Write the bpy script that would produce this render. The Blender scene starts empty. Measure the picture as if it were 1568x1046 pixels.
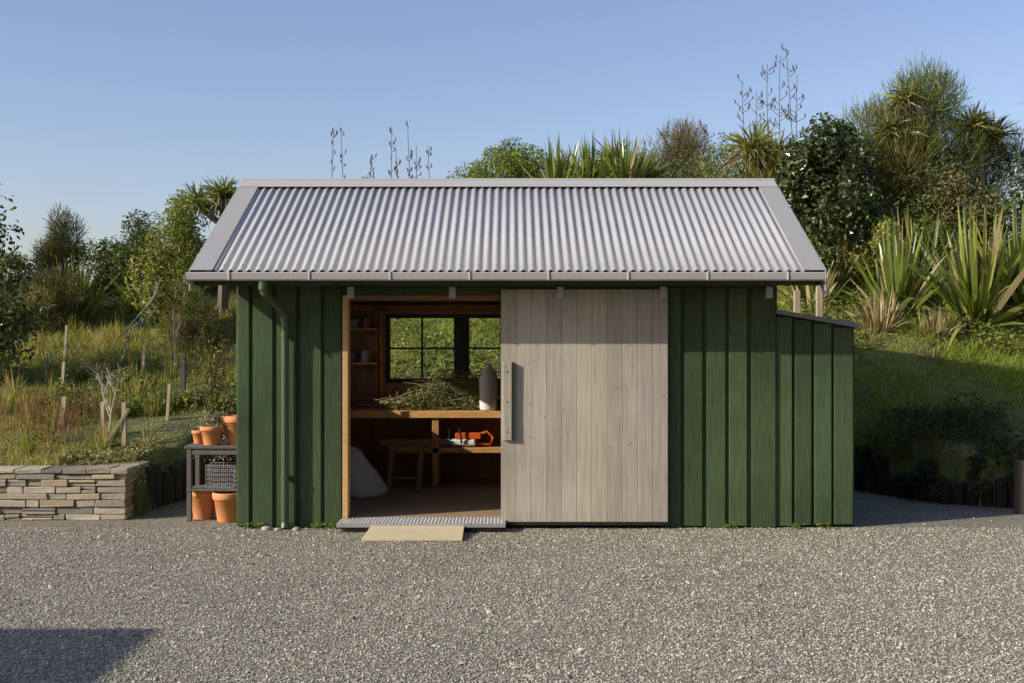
import bpy, math, random
import numpy as np
from mathutils import Vector, Matrix
random.seed(7); R=np.random.default_rng(11)
scene=bpy.context.scene
SUN=np.array([1,.42,-.517]); SUNN=SUN/np.linalg.norm(SUN)

# ------------------------------------------------------------------ helpers
class MB:
    def __init__(s): s.V=[];s.F=[];s.C=[];s.n=0
    def add(s,v,f,col=(1,1,1)):
        v=np.asarray(v,float).reshape(-1,3)
        c=np.asarray(col,float)
        if c.ndim==1: c=np.tile(c,(len(v),1))
        s.V.append(v); s.C.append(c)
        if isinstance(f,np.ndarray): s.F.extend((f+s.n).tolist())
        else: s.F.extend([[i+s.n for i in q] for q in f])
        s.n+=len(v)
    def box(s,x0,x1,y0,y1,z0,z1,col=(1,1,1),j=0,rot=0):
        v=np.array([[x0,y0,z0],[x1,y0,z0],[x1,y1,z0],[x0,y1,z0],[x0,y0,z1],[x1,y0,z1],[x1,y1,z1],[x0,y1,z1]],float)
        if j: v+=R.uniform(-j,j,v.shape)
        if rot:
            c=v.mean(0); a=v-c; cs,sn=math.cos(rot),math.sin(rot)
            v=np.stack([a[:,0]*cs-a[:,1]*sn,a[:,0]*sn+a[:,1]*cs,a[:,2]],1)+c
        s.add(v,[[0,3,2,1],[4,5,6,7],[0,1,5,4],[1,2,6,5],[2,3,7,6],[3,0,4,7]],col)
    def hexa(s,v,col=(1,1,1)):
        s.add(v,[[0,3,2,1],[4,5,6,7],[0,1,5,4],[1,2,6,5],[2,3,7,6],[3,0,4,7]],col)
    def tube(s,pts,rad,n=6,col=(1,1,1),cap=True,phase=0):
        pts=[Vector(p) for p in pts]
        if not hasattr(rad,'__len__'): rad=[rad]*len(pts)
        vs=[];ref=None
        for i,p in enumerate(pts):
            d=(pts[min(i+1,len(pts)-1)]-pts[max(i-1,0)]).normalized()
            if ref is None: ref=Vector((0,0,1)) if abs(d.z)<.9 else Vector((1,0,0))
            a=d.cross(ref).normalized(); b=a.cross(d).normalized(); ref=b
            for k in range(n):
                t=2*math.pi*k/n+phase
                vs.append(p+(a*math.cos(t)+b*math.sin(t))*rad[i])
        f=[]
        for i in range(len(pts)-1):
            for k in range(n):
                f.append([i*n+k,i*n+(k+1)%n,(i+1)*n+(k+1)%n,(i+1)*n+k])
        if cap:
            f.append(list(range(n))[::-1]); f.append([(len(pts)-1)*n+k for k in range(n)])
        s.add([tuple(v) for v in vs],f,col)
    def beam(s,p0,p1,w,col=(1,1,1)): s.tube([p0,p1],w*.7071,4,col,phase=math.pi/4)
    def lathe(s,prof,c,n=28,col=(1,1,1)):
        v=[];f=[]
        for r,z in prof:
            for k in range(n):
                t=2*math.pi*k/n; v.append((c[0]+r*math.cos(t),c[1]+r*math.sin(t),c[2]+z))
        for i in range(len(prof)-1):
            for k in range(n): f.append([i*n+k,i*n+(k+1)%n,(i+1)*n+(k+1)%n,(i+1)*n+k])
        s.add(v,f,col)
    def blades(s,base,d,L,W,droop,seg,col,tipw=.08):
        N=len(base); d=d/np.linalg.norm(d,axis=1,keepdims=True)
        ref=R.normal(size=(N,3))
        side=np.cross(d,ref); side/=np.linalg.norm(side,axis=1,keepdims=True)+1e-9
        out=np.zeros((N,seg+1,2,3))
        for k in range(seg+1):
            t=k/seg
            p=base+d*(L*t)[:,None]; p[:,2]-=droop*L*t*t
            w=W*(.55+.9*t if t<.4 else .91*(1-((t-.4)/.6)**1.6)+tipw)*.5
            out[:,k,0]=p-side*w[:,None]; out[:,k,1]=p+side*w[:,None]
        idx=np.arange(N)[:,None]*(2*(seg+1)); F=[]
        for k in range(seg): F.append(np.stack([idx[:,0]+2*k,idx[:,0]+2*k+1,idx[:,0]+2*k+3,idx[:,0]+2*k+2],1))
        F=np.stack(F,1).reshape(-1,4)
        s.add(out.reshape(-1,3),F,np.repeat(col,2*(seg+1),axis=0))
    def leaves(s,c,nrm,L,W,col):
        N=len(c); nrm=nrm/(np.linalg.norm(nrm,axis=1,keepdims=True)+1e-9)
        a=np.cross(nrm,R.normal(size=(N,3))); a/=np.linalg.norm(a,axis=1,keepdims=True)+1e-9
        b=np.cross(nrm,a); L=L[:,None];W=W[:,None]
        v=np.stack([c-a*L*.5,c-b*W*.5+a*L*.05+nrm*W*.12,c+a*L*.5-nrm*L*.1,c+b*W*.5+a*L*.05+nrm*W*.12],1)
        F=np.arange(N*4).reshape(N,4)
        s.add(v.reshape(-1,3),F,np.repeat(col,4,axis=0))
    def build(s,name,mat,parent=None,smooth=False,bevel=0,origin=None):
        V=np.concatenate(s.V); C=np.concatenate(s.C)
        o=np.array(origin if origin is not None else (0,0,0),float)
        me=bpy.data.meshes.new(name); me.from_pydata((V-o).tolist(),[],s.F)
        at=me.color_attributes.new('Col','FLOAT_COLOR','POINT')
        at.data.foreach_set('color',np.concatenate([C,np.ones((len(C),1))],1).ravel())
        if smooth: me.polygons.foreach_set('use_smooth',[True]*len(me.polygons))
        me.materials.append(mat)
        ob=bpy.data.objects.new(name,me); scene.collection.objects.link(ob); ob.location=o
        if parent: ob.parent=parent
        if bevel:
            m=ob.modifiers.new('b','BEVEL'); m.width=bevel; m.segments=1; m.limit_method='ANGLE'
        return ob
def empty(name):
    e=bpy.data.objects.new(name,None); scene.collection.objects.link(e); e.empty_display_size=.2; return e

def newmat(name):
    m=bpy.data.materials.new(name); m.use_nodes=True; nt=m.node_tree
    return m,nt,nt.nodes,nt.links,nt.nodes['Principled BSDF']
def surf(name,col=(1,1,1),rough=.6,scale=8,stretch=(1,1,1),var=.25,bump=.0,bdist=.01,metal=0,spec=.5):
    m,nt,N,Lk,B=newmat(name)
    tc=N.new('ShaderNodeTexCoord'); mp=N.new('ShaderNodeMapping'); mp.inputs['Scale'].default_value=stretch
    Lk.new(tc.outputs['Object'],mp.inputs[0])
    nz=N.new('ShaderNodeTexNoise'); nz.inputs['Scale'].default_value=scale; nz.inputs['Detail'].default_value=6; nz.inputs['Roughness'].default_value=.65
    Lk.new(mp.outputs[0],nz.inputs['Vector'])
    mr=N.new('ShaderNodeMapRange'); mr.inputs[1].default_value=.25; mr.inputs[2].default_value=.75; mr.inputs[3].default_value=1-var; mr.inputs[4].default_value=1+var
    Lk.new(nz.outputs[0],mr.inputs[0])
    nz2=N.new('ShaderNodeTexNoise'); nz2.inputs['Scale'].default_value=1.3; nz2.inputs['Detail'].default_value=4
    Lk.new(tc.outputs['Object'],nz2.inputs['Vector'])
    mr2=N.new('ShaderNodeMapRange'); mr2.inputs[1].default_value=.3; mr2.inputs[2].default_value=.7; mr2.inputs[3].default_value=1-var*.5; mr2.inputs[4].default_value=1+var*.5
    Lk.new(nz2.outputs[0],mr2.inputs[0])
    mu=N.new('ShaderNodeMath'); mu.operation='MULTIPLY'; Lk.new(mr.outputs[0],mu.inputs[0]); Lk.new(mr2.outputs[0],mu.inputs[1])
    vm=N.new('ShaderNodeVectorMath'); vm.operation='SCALE'; vm.inputs[0].default_value=col
    Lk.new(mu.outputs[0],vm.inputs['Scale'])
    at=N.new('ShaderNodeAttribute'); at.attribute_name='Col'
    v2=N.new('ShaderNodeVectorMath'); v2.operation='MULTIPLY'; Lk.new(vm.outputs[0],v2.inputs[0]); Lk.new(at.outputs['Color'],v2.inputs[1])
    Lk.new(v2.outputs[0],B.inputs['Base Color']); B.inputs['Roughness'].default_value=rough; B.inputs['Metallic'].default_value=metal
    B.inputs['Specular IOR Level'].default_value=spec
    if bump:
        b=N.new('ShaderNodeBump'); b.inputs['Strength'].default_value=bump; b.inputs['Distance'].default_value=bdist
        Lk.new(nz.outputs[0],b.inputs['Height']); Lk.new(b.outputs[0],B.inputs['Normal'])
    return m
def leafmat(name,rough=.5,trans=.35,spec=.4):
    m,nt,N,Lk,B=newmat(name)
    at=N.new('ShaderNodeAttribute'); at.attribute_name='Col'
    Lk.new(at.outputs['Color'],B.inputs['Base Color']); B.inputs['Roughness'].default_value=rough; B.inputs['Specular IOR Level'].default_value=spec
    tr=N.new('ShaderNodeBsdfTranslucent')
    vm=N.new('ShaderNodeVectorMath'); vm.operation='MULTIPLY'; vm.inputs[1].default_value=(1.2,1.25,.6); Lk.new(at.outputs['Color'],vm.inputs[0]); Lk.new(vm.outputs[0],tr.inputs[0])
    mx=N.new('ShaderNodeMixShader'); mx.inputs[0].default_value=trans
    Lk.new(B.outputs[0],mx.inputs[1]); Lk.new(tr.outputs[0],mx.inputs[2]); Lk.new(mx.outputs[0],N['Material Output'].inputs[0])
    return m

M_green=surf('green_stained_timber',(.068,.100,.045),.75,14,(6,6,.35),.38,.45,.005,spec=.2)
M_dgreen=surf('green_painted_metal',(.066,.098,.045),.4,6,(1,1,1),.08)
M_grey=surf('grey_flashing_steel',(.36,.355,.34),.45,5,(1,1,1),.05)
M_roof=surf('corrugated_roof_steel',(.42,.42,.42),.45,3,(1,1,1),.05)
M_wood=surf('weathered_grey_timber',(.42,.378,.30),.8,9,(7,7,.3),.24,.3,.003,spec=.2)
M_pine=surf('interior_pine',(.50,.29,.13),.6,9,(1,5,5),.25,.1,.003)
M_int=surf('interior_lining',(.40,.21,.11),.6,6,(5,5,.5),.3)
M_floor=surf('plywood_floor',(.36,.26,.15),.6,8,(1,6,1),.25)
M_ply=surf('ramp_plywood',(.62,.53,.34),.7,10,(1,5,1),.12,.15,.002)
M_steel=surf('tread_plate_steel',(.50,.50,.50),.38,20,(1,1,1),.12,metal=.5)
M_black=surf('black_metal',(.02,.02,.022),.45,10,(1,1,1),.2)
M_stone=surf('schist_stone',(1,1,1),.85,30,(1,1,3),.30,.6,.006)
M_post=surf('old_dark_timber',(.085,.07,.055),.85,14,(4,4,.5),.35,.5,.008)
M_palepost=surf('pale_timber',(.42,.34,.22),.8,12,(4,4,.4),.3,.3,.004)
M_terra=surf('terracotta',(.70,.29,.11),.75,9,(1,1,1),.18,.15,.003)
M_soil=surf('potting_soil',(.04,.028,.02),.95,60,(1,1,1),.4,.8,.01)
M_leaf=leafmat('foliage_leaves')
M_gloss=leafmat('glossy_leaves',.32,.22,.6)
M_grass=leafmat('grass_blades',.6,.5,.25)
M_bark=surf('bark',(.16,.12,.085),.9,25,(2,2,.6),.35,.6,.01)
M_pale=surf('pale_bark',(.42,.38,.33),.85,25,(2,2,.6),.25,.3,.01)
M_plain=surf('matt_plastic',(1,1,1),.5,10,(1,1,1),.06)
M_cloth=surf('woven_sack',(.50,.50,.48),.85,60,(1,1,1),.15,.3,.003)
M_house=surf('dark_weatherboard',(.10,.10,.09),.7,8,(.5,4,4),.2)
M_stalk=surf('dry_stalk',(1,1,1),.8)

# gravel
m,nt,N,Lk,B=newmat('gravel')
tc=N.new('ShaderNodeTexCoord')
v1=N.new('ShaderNodeTexVoronoi'); v1.inputs['Scale'].default_value=85
v2=N.new('ShaderNodeTexVoronoi'); v2.inputs['Scale'].default_value=150
n1=N.new('ShaderNodeTexNoise'); n1.inputs['Scale'].default_value=.9; n1.inputs['Detail'].default_value=6; n1.inputs['Roughness'].default_value=.6
n2=N.new('ShaderNodeTexNoise'); n2.inputs['Scale'].default_value=22; n2.inputs['Detail'].default_value=5
for a in (v1,v2,n1,n2): Lk.new(tc.outputs['Object'],a.inputs['Vector'])
sp=N.new('ShaderNodeSeparateColor'); Lk.new(v1.outputs['Color'],sp.inputs[0])
rp=N.new('ShaderNodeValToRGB'); e=rp.color_ramp.elements
e[0].position=0;e[0].color=(.25,.225,.165,1); e[1].position=1;e[1].color=(.68,.62,.47,1)
x=e.new(.45);x.color=(.37,.335,.25,1); x=e.new(.8);x.color=(.48,.435,.325,1)
Lk.new(sp.outputs[0],rp.inputs[0])
ds=N.new('ShaderNodeMapRange'); ds.inputs[1].default_value=.25; ds.inputs[2].default_value=.75; ds.inputs[3].default_value=1.05; ds.inputs[4].default_value=.5
Lk.new(v1.outputs['Distance'],ds.inputs[0])
ln=N.new('ShaderNodeMapRange'); ln.inputs[1].default_value=.3; ln.inputs[2].default_value=.7; ln.inputs[3].default_value=.85; ln.inputs[4].default_value=1.15; Lk.new(n1.outputs[0],ln.inputs[0])
l2=N.new('ShaderNodeMapRange'); l2.inputs[1].default_value=.3; l2.inputs[2].default_value=.7; l2.inputs[3].default_value=.75; l2.inputs[4].default_value=1.25; Lk.new(n2.outputs[0],l2.inputs[0])
mu=N.new('ShaderNodeMath');mu.operation='MULTIPLY';Lk.new(ds.outputs[0],mu.inputs[0]);Lk.new(ln.outputs[0],mu.inputs[1])
mv=N.new('ShaderNodeMath');mv.operation='MULTIPLY';Lk.new(mu.outputs[0],mv.inputs[0]);Lk.new(l2.outputs[0],mv.inputs[1])
sc=N.new('ShaderNodeVectorMath');sc.operation='SCALE';Lk.new(rp.outputs[0],sc.inputs[0]);Lk.new(mv.outputs[0],sc.inputs['Scale'])
Lk.new(sc.outputs[0],B.inputs['Base Color']); B.inputs['Roughness'].default_value=.9
ad=N.new('ShaderNodeMath');ad.operation='ADD';Lk.new(v1.outputs['Distance'],ad.inputs[0]);Lk.new(v2.outputs['Distance'],ad.inputs[1])
bp=N.new('ShaderNodeBump');bp.invert=True;bp.inputs['Strength'].default_value=1;bp.inputs['Distance'].default_value=.011
Lk.new(ad.outputs[0],bp.inputs['Height']);Lk.new(bp.outputs[0],B.inputs['Normal'])
M_gravel=m
M_gstone=surf('gravel_stone',(1,1,1),.85,60,(1,1,1),.15)
# bank soil
m,nt,N,Lk,B=newmat('bank_turf')
tc=N.new('ShaderNodeTexCoord')
n1=N.new('ShaderNodeTexNoise'); n1.inputs['Scale'].default_value=2.2; n1.inputs['Detail'].default_value=9; n1.inputs['Roughness'].default_value=.7
n2=N.new('ShaderNodeTexNoise'); n2.inputs['Scale'].default_value=28; n2.inputs['Detail'].default_value=6
for a in (n1,n2): Lk.new(tc.outputs['Object'],a.inputs['Vector'])
rp=N.new('ShaderNodeValToRGB'); e=rp.color_ramp.elements
e[0].position=.35;e[0].color=(.07,.05,.03,1); e[1].position=.68;e[1].color=(.26,.23,.09,1)
x=e.new(.5);x.color=(.14,.17,.04,1)
Lk.new(n1.outputs[0],rp.inputs[0]); Lk.new(rp.outputs[0],B.inputs['Base Color']); B.inputs['Roughness'].default_value=.95
bp=N.new('ShaderNodeBump');bp.inputs['Strength'].default_value=.8;bp.inputs['Distance'].default_value=.06
Lk.new(n2.outputs[0],bp.inputs['Height']);Lk.new(bp.outputs[0],B.inputs['Normal'])
M_turf=m
# glass
m,nt,N,Lk,B=newmat('window_glass')
tr=N.new('ShaderNodeBsdfTransparent'); gl=N.new('ShaderNodeBsdfGlossy'); gl.inputs['Roughness'].default_value=.02
fr=N.new('ShaderNodeFresnel'); fr.inputs[0].default_value=1.45; mx=N.new('ShaderNodeMixShader')
Lk.new(fr.outputs[0],mx.inputs[0]);Lk.new(tr.outputs[0],mx.inputs[1]);Lk.new(gl.outputs[0],mx.inputs[2]);Lk.new(mx.outputs[0],N['Material Output'].inputs[0])
M_glass=m

# ------------------------------------------------------------------ terrain
def nz(x,y):
    return (np.sin(x*1.3+y*.7)+np.sin(x*.6-y*1.1+2)+.6*np.sin(x*2.7+1.3*y+1)+.5*np.sin(3.1*y-1.9*x+4)+.3*np.sin(6.3*x+2.2*y)+.3*np.sin(5.1*y-4.3*x))/3.5
BX=[-60,-3.52,-3.35,-2.9,-2.75,3.2,3.55,3.95,4.3,5,8,60]
BY=[11.05,11.05,12.3,14.0,14.3,14.3,13.3,12.5,11.95,11.6,11.45,11.3]
PLy=[11,12,13.5,15,16.5,18.5,20,26,40,80]; PLz=[.40,.52,.80,1.12,1.55,2.1,2.4,2.7,2.2,1]
PRy=[11.3,12.3,13.5,15,17,20,26,40,80]; PRz=[.38,.6,1.15,1.75,2.4,3.0,3.6,3.,1]
def bankh(x,y):
    x=np.asarray(x,float);y=np.asarray(y,float)
    w=np.clip((x+3)/5,0,1); w=w*w*(3-2*w)
    P=np.interp(y,PLy,PLz)*(1-w)+np.interp(y,PRy,PRz)*w
    s=y-np.interp(x,BX,BY)
    h=np.minimum(P,.38+.85*np.maximum(s,0))+.09*nz(x,y)*np.clip(s,0,1)
    return np.where(s<-.0,-.5,h)
me=MB(); me.add([[-250,-250,0],[250,-250,0],[250,250,0],[-250,250,0]],[[0,1,2,3]]); me.build('gravel_ground',M_gravel)
xs=np.concatenate([np.linspace(-120,-16,20)[:-1],np.arange(-16,16,.16),np.linspace(16,120,20)])
ys=np.concatenate([np.arange(10.95,26,.14),np.linspace(26,110,25)])
X,Y=np.meshgrid(xs,ys); Z=bankh(X,Y); ny,nx=X.shape
idx=np.arange(nx*ny).reshape(ny,nx)
F=np.stack([idx[:-1,:-1],idx[:-1,1:],idx[1:,1:],idx[1:,:-1]],-1).reshape(-1,4)
keep=(Z.ravel()[F]>-.4).any(1); me=MB(); me.add(np.stack([X,Y,Z],-1).reshape(-1,3),F[keep]); me.build('grassy_bank',M_turf,smooth=True)

def octs(n,x0,x1,y0,y1,s0,s1):
    y=y0+(y1-y0)*R.random(n)**1.15; x=R.uniform(x0,x1,n)*(y/y1); s=R.uniform(s0,s1,n)
    base=np.array([[1,0,0],[0,1,0],[-1,0,0],[0,-1,0],[0,0,1],[0,0,-1]],float)
    a=R.uniform(0,6.28,n); v=base[None]*R.uniform(.6,1.25,(n,6,1))*s[:,None,None]*np.array([1,.75,.6])
    v+=R.normal(size=v.shape)*s[:,None,None]*.15
    vx=v[:,:,0]*np.cos(a)[:,None]-v[:,:,1]*np.sin(a)[:,None]; vy=v[:,:,0]*np.sin(a)[:,None]+v[:,:,1]*np.cos(a)[:,None]
    P=np.stack([vx+x[:,None],vy+y[:,None],v[:,:,2]+(s*.25)[:,None]],-1)
    T=np.array([[0,1,4],[1,2,4],[2,3,4],[3,0,4],[1,0,5],[2,1,5],[3,2,5],[0,3,5]])
    F=(T[None]+np.arange(n)[:,None,None]*6).reshape(-1,3)
    g=R.choice([.14,.27,.36,.44,.58],n,p=[.13,.25,.32,.21,.09])*R.uniform(.85,1.15,n)
    c=np.stack([g*1.2,g*1.11,g*.88],1); return P.reshape(-1,3),F,np.repeat(c,6,axis=0)
me=MB(); me.add(*octs(130000,-4.9,4.9,4.6,10.45,.004,.010)); me.add(*octs(500,-4.9,4.9,5,11,.012,.022)); me.build('gravel_stones',M_gstone)

# ------------------------------------------------------------------ shed
shed=empty('garden_shed')
SY0,SY1,SZ0,SZ1=11.55,12.55,1.38,2.10      # side window opening
def gcol():
    k=R.uniform(.80,1.18); return (k*R.uniform(.95,1.05),k,k*R.uniform(.94,1.06))
L,Rr,YF,YB=-2.387,2.296,10.455,13.35
RT=(2.229,3.187)
def roofz(y): return RT[1]-abs(y-11.9)*(.958/1.9)
me=MB()
for a,b in [(-2.387,-2.290),(-2.256,-2.085),(-2.048,-1.880),(-1.845,-1.664),(-1.63,-1.487),(1.335,1.470),(1.504,1.658),(1.698,1.858),(1.892,2.046),(2.088,2.296)]:
    me.box(a,b,10.43,10.455,R.uniform(.0,.02),2.40,gcol())
y=10.47
while y<13.3:
    y2=min(y+.155,13.33)
    for xx0,xx1 in ((L-.022,L+.003),(Rr-.003,Rr+.022)):
        t=min(roofz(y),roofz(y2))-.07
        if xx0<0 and y2>SY0 and y<SY1: me.box(xx0,xx1,y,y2,.01,SZ0-.03,gcol()); me.box(xx0,xx1,y,y2,SZ1+.03,t,gcol())
        else: me.box(xx0,xx1,y,y2,.01,t,gcol())
    y+=.194
x=L
while x<Rr:
    for z0,z1 in ([(.01,2.4)] if (x+.155<-1.42 or x>.31) else [(.01,1.12),(1.92,2.4)]): me.box(x,min(x+.155,Rr),YB+.02,YB+.045,z0,z1,gcol())
    x+=.194
me.build('board_cladding',M_green,shed,bevel=.003)
me=MB()
me.box(L+.003,-1.475,YF,YF+.02,.01,2.42); me.box(-.02,Rr-.003,YF,YF+.02,.01,2.42); me.box(-1.475,-.02,YF,YF+.06,2.03,2.42)
def gpiece(x0,x1,ya,yb,z0):
    me.hexa([[x0,ya,z0],[x1,ya,z0],[x1,yb,z0],[x0,yb,z0],[x0,ya,roofz(ya)-.05],[x1,ya,roofz(ya)-.05],[x1,yb,roofz(yb)-.05],[x0,yb,roofz(yb)-.05]],(.8,.8,.8))
gpiece(L+.003,L+.02,YF+.02,SY0,.01); gpiece(L+.003,L+.02,SY0,11.9,SZ1); gpiece(L+.003,L+.02,11.9,SY1,SZ1); gpiece(L+.003,L+.02,SY1,YB-.001,.01); me.box(L+.003,L+.02,SY0,SY1,.01,SZ0,(.8,.8,.8))
gpiece(Rr-.02,Rr-.003,YF+.02,11.9,.01); gpiece(Rr-.02,Rr-.003,11.9,YB-.001,.01)
WX0,WX1,WZ0,WZ1=-1.40,.29,1.14,1.90
for a,b,c,d in ((L+.02,WX0,.01,2.42),(WX1,Rr-.02,.01,2.42),(WX0,WX1,.01,WZ0),(WX0,WX1,WZ1,2.42)): me.box(a,b,YB,YB+.02,c,d,(.8,.8,.8))
me.build('wall_backing',M_green,shed)
me=MB()
for a,b,c,d in ((L+.12,WX0,.08,2.5),(WX1,Rr-.12,.08,2.5),(WX0,WX1,.08,WZ0),(WX0,WX1,WZ1,2.5)): me.box(a,b,YB-.08,YB-.07,c,d)
me.box(L+.11,L+.12,YF+.11,SY0,.08,2.5); me.box(L+.11,L+.12,SY1,YB-.08,.08,2.5); me.box(L+.11,L+.12,SY0,SY1,.08,SZ0); me.box(L+.11,L+.12,SY0,SY1,SZ1,2.5)
me.box(Rr-.12,Rr-.11,YF+.11,YB-.08,.08,2.5)
me.box(L+.12,-1.475,YF+.10,YF+.11,.08,2.4); me.box(-.02,Rr-.12,YF+.10,YF+.11,.08,2.4)
me.build('interior_lining',M_int,shed)
me=MB()
for x in (-2.2,-1.9,-1.5,.36,.8,1.3,1.8): me.box(x-.022,x+.022,YB-.16,YB-.081,.08,2.4,(.8,.6,.5))
for y in (10.8,11.15,11.5,12.6,13.0): me.box(L+.121,L+.19,y-.02,y+.02,.08,2.4,(.8,.6,.5))
for x in np.arange(-2.3,2.3,.62):
    for s in (0,1):
        ya,yb=(10.15,11.9) if s==0 else (11.9,13.7)
        za,zb=roofz(ya)-.06,roofz(yb)-.06
        me.hexa([[x,ya,za-.09],[x+.045,ya,za-.09],[x+.045,yb,zb-.09],[x,yb,zb-.09],[x,ya,za],[x+.045,ya,za],[x+.045,yb,zb],[x,yb,zb]],(.7,.5,.4))
me.box(L+.12,Rr-.12,12.1,12.15,2.22,2.32,(.9,.6,.4)); me.box(L+.12,Rr-.12,YB-.18,YB-.081,1.93,2.0,(.8,.55,.4))
me.build('wall_framing',M_pine,shed)
me=MB(); me.box(L+.02,Rr-.02,10.50,YB,.03,.08); me.build('shed_floor',M_floor,shed)
me=MB(); me.box(-1.475,-1.428,10.425,10.575,.085,2.03,(1.25,1.3,1.2)); me.box(-1.428,-.05,10.46,10.575,1.985,2.029,(.5,.4,.35)); me.box(-.07,-.021,10.456,10.575,.085,1.984,(.9,.9,.9)); me.build('door_frame',M_pine,shed,bevel=.003)
# window frames
me=MB(); Y0,Y1=YB-.06,YB+.03
def wf(x0,x1,z0,z1):
    w=.045
    me.box(x0,x0+w,Y0,Y1,z0,z1);me.box(x1-w,x1,Y0,Y1,z0,z1);me.box(x0+w,x1-w,Y0,Y1,z0,z0+w);me.box(x0+w,x1-w,Y0,Y1,z1-w,z1)
    xm=(x0+x1)/2; zm=(z0+z1)/2
    me.box(xm-.011,xm+.011,Y0+.02,Y1-.02,z0+w,z1-w); me.box(x0+w,xm-.011,Y0+.022,Y1-.022,zm-.011,zm+.011); me.box(xm+.011,x1-w,Y0+.022,Y1-.022,zm-.011,zm+.011)
wf(-1.40,-.60,WZ0,WZ1); wf(-.52,.285,WZ0,WZ1); me.box(-.60,-.52,Y0-.01,Y1,WZ0,WZ1)
x0,x1=L-.03,L+.06
me.box(x0,x1,SY0,SY0+.045,SZ0,SZ1); me.box(x0,x1,SY1-.045,SY1,SZ0,SZ1); me.box(x0,x1,SY0+.045,SY1-.045,SZ0,SZ0+.045); me.box(x0,x1,SY0+.045,SY1-.045,SZ1-.045,SZ1); me.box(x0+.02,x1-.02,12.039,12.061,SZ0+.045,SZ1-.045)
me.build('window_frames',surf('dark_frame_paint',(.035,.035,.03),.5),shed)
me=MB(); me.add([[WX0+.04,YB,WZ0+.04],[WX1-.04,YB,WZ0+.04],[WX1-.04,YB,WZ1-.04],[WX0+.04,YB,WZ1-.04]],[[0,1,2,3]])
me.add([[L,SY0+.04,SZ0+.04],[L,SY1-.04,SZ0+.04],[L,SY1-.04,SZ1-.04],[L,SY0+.04,SZ1-.04]],[[0,1,2,3]]); me.build('window_panes',M_glass,shed)

# roof
XL,XR=-2.675,2.605
def slope_pt(side,u,off=0):
    y=10.0+1.9*u if side==0 else 13.8-1.9*u
    return y,RT[0]+.958*u+off
me=MB(); nxr=int((XR-XL-.2)/.0762*10); xs=np.linspace(XL+.1,XR-.1,nxr)
for side in (0,1):
    off=.0105*np.sin((xs)/.0762*2*math.pi); V=[]
    for u in (-.012,.5,.995):
        y,z=slope_pt(side,u); V.append(np.stack([xs,np.full(nxr,y),z+off],1))
    V=np.concatenate(V); F=[]
    for r in range(2):
        i=np.arange(nxr-1)+r*nxr; F.append(np.stack([i,i+1,i+1+nxr,i+nxr],1))
    F=np.concatenate(F); F=F if side==0 else F[:,::-1]; me.add(V,F)
ob=me.build('corrugated_roof',M_roof,shed,smooth=True)
sm=ob.modifiers.new('s','SOLIDIFY'); sm.thickness=.002
me=MB()
def slab(x0,x1,u0,u1,o0,o1,side,col=(1,1,1)):
    ya,za=slope_pt(side,u0); yb,zb=slope_pt(side,u1)
    me.hexa([[x0,ya,za+o0],[x1,ya,za+o0],[x1,yb,zb+o0],[x0,yb,zb+o0],[x0,ya,za+o1],[x1,ya,za+o1],[x1,yb,zb+o1],[x0,yb,zb+o1]],col)
for s in (0,1):
    slab(XL,XL+.185,-.02,.999,.0115,.020,s); slab(XR-.185,XR,-.02,.999,.0115,.020,s)
    slab(XL-.012,XL+.0,-.02,.999,-.16,.018,s); slab(XR,XR+.012,-.02,.999,-.16,.018,s)
    slab(XL+.0,XR-.0,.915,1.0,.022,.030,s,(1.25,1.25,1.25))
me.tube([(XL-.005,11.9,RT[1]+.027),(XR+.005,11.9,RT[1]+.027)],.018,10,(1.2,1.2,1.2))
me.build('roof_flashings',M_grey,shed,bevel=.002)
me=MB()
for u in (.03,.34,.66,.905):
    y,z=slope_pt(0,u)
    for k in range(int((XR-XL-.3)/.1524)):
        x=math.ceil((XL+.2)/.0762)*.0762+.0762*.25+k*.1524; me.lathe([(.007,0),(.006,.005),(.001,.007)],(x,y,z+.010),8)
me.build('roof_screws',M_grey,shed)
me=MB()
for s in (0,1): slab(XL+.001,XR-.001,.0,.998,-.05,-.028,s,(.55,.55,.55))
me.box(XL+.01,XR-.01,10.045,10.065,2.10,2.215,(.8,.8,.8)); me.box(XL+.01,XR-.01,13.735,13.755,2.10,2.215,(.8,.8,.8))
me.build('eave_lining',M_green,shed)
# gutter
me=MB(); prof=[(10.043,2.205),(10.043,2.150),(10.030,2.136),(9.945,2.133),(9.932,2.145),(9.930,2.197),(9.936,2.206),(9.944,2.204),(9.944,2.196),(9.938,2.15),(9.95,2.142),(10.03,2.142),(10.037,2.205)]
n=len(prof);V=[[xx,p[0],p[1]] for xx in (XL-.035,XR-.005) for p in prof]
me.add(V,[[i,(i+1)%n,n+(i+1)%n,n+i] for i in range(n)]+[list(range(n))[::-1][:6]])
me.box(XL-.038,XL-.035,9.928,10.045,2.125,2.208,(.9,.9,.9)); me.box(XR-.005,XR-.002,9.928,10.045,2.125,2.208,(.9,.9,.9))
for x in (-2.348,-1.683,-1.012,-.352,.303,.963,1.623,2.288): me.box(x-.006,x+.006,9.923,9.934,2.14,2.212,(1.5,1.5,1.5))
me.box(XL-.03,XR,13.757,13.86,2.133,2.20)
me.hexa([[XL-.03,10.06,2.06],[XL-.015,10.06,2.06],[XL-.015,10.3,2.2],[XL-.03,10.3,2.2],[XL-.03,10.06,2.2],[XL-.015,10.06,2.2],[XL-.015,10.3,2.38],[XL-.03,10.3,2.38]])
me.hexa([[XR+.013,10.04,2.0],[XR+.045,10.04,2.02],[XR+.045,10.3,2.2],[XR+.013,10.3,2.2],[XR+.013,10.04,2.19],[XR+.03,10.04,2.19],[XR+.03,10.3,2.36],[XR+.013,10.3,2.36]],(1.3,1.3,1.3))
me.build('gutter',M_grey,shed,bevel=.0015)
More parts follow.
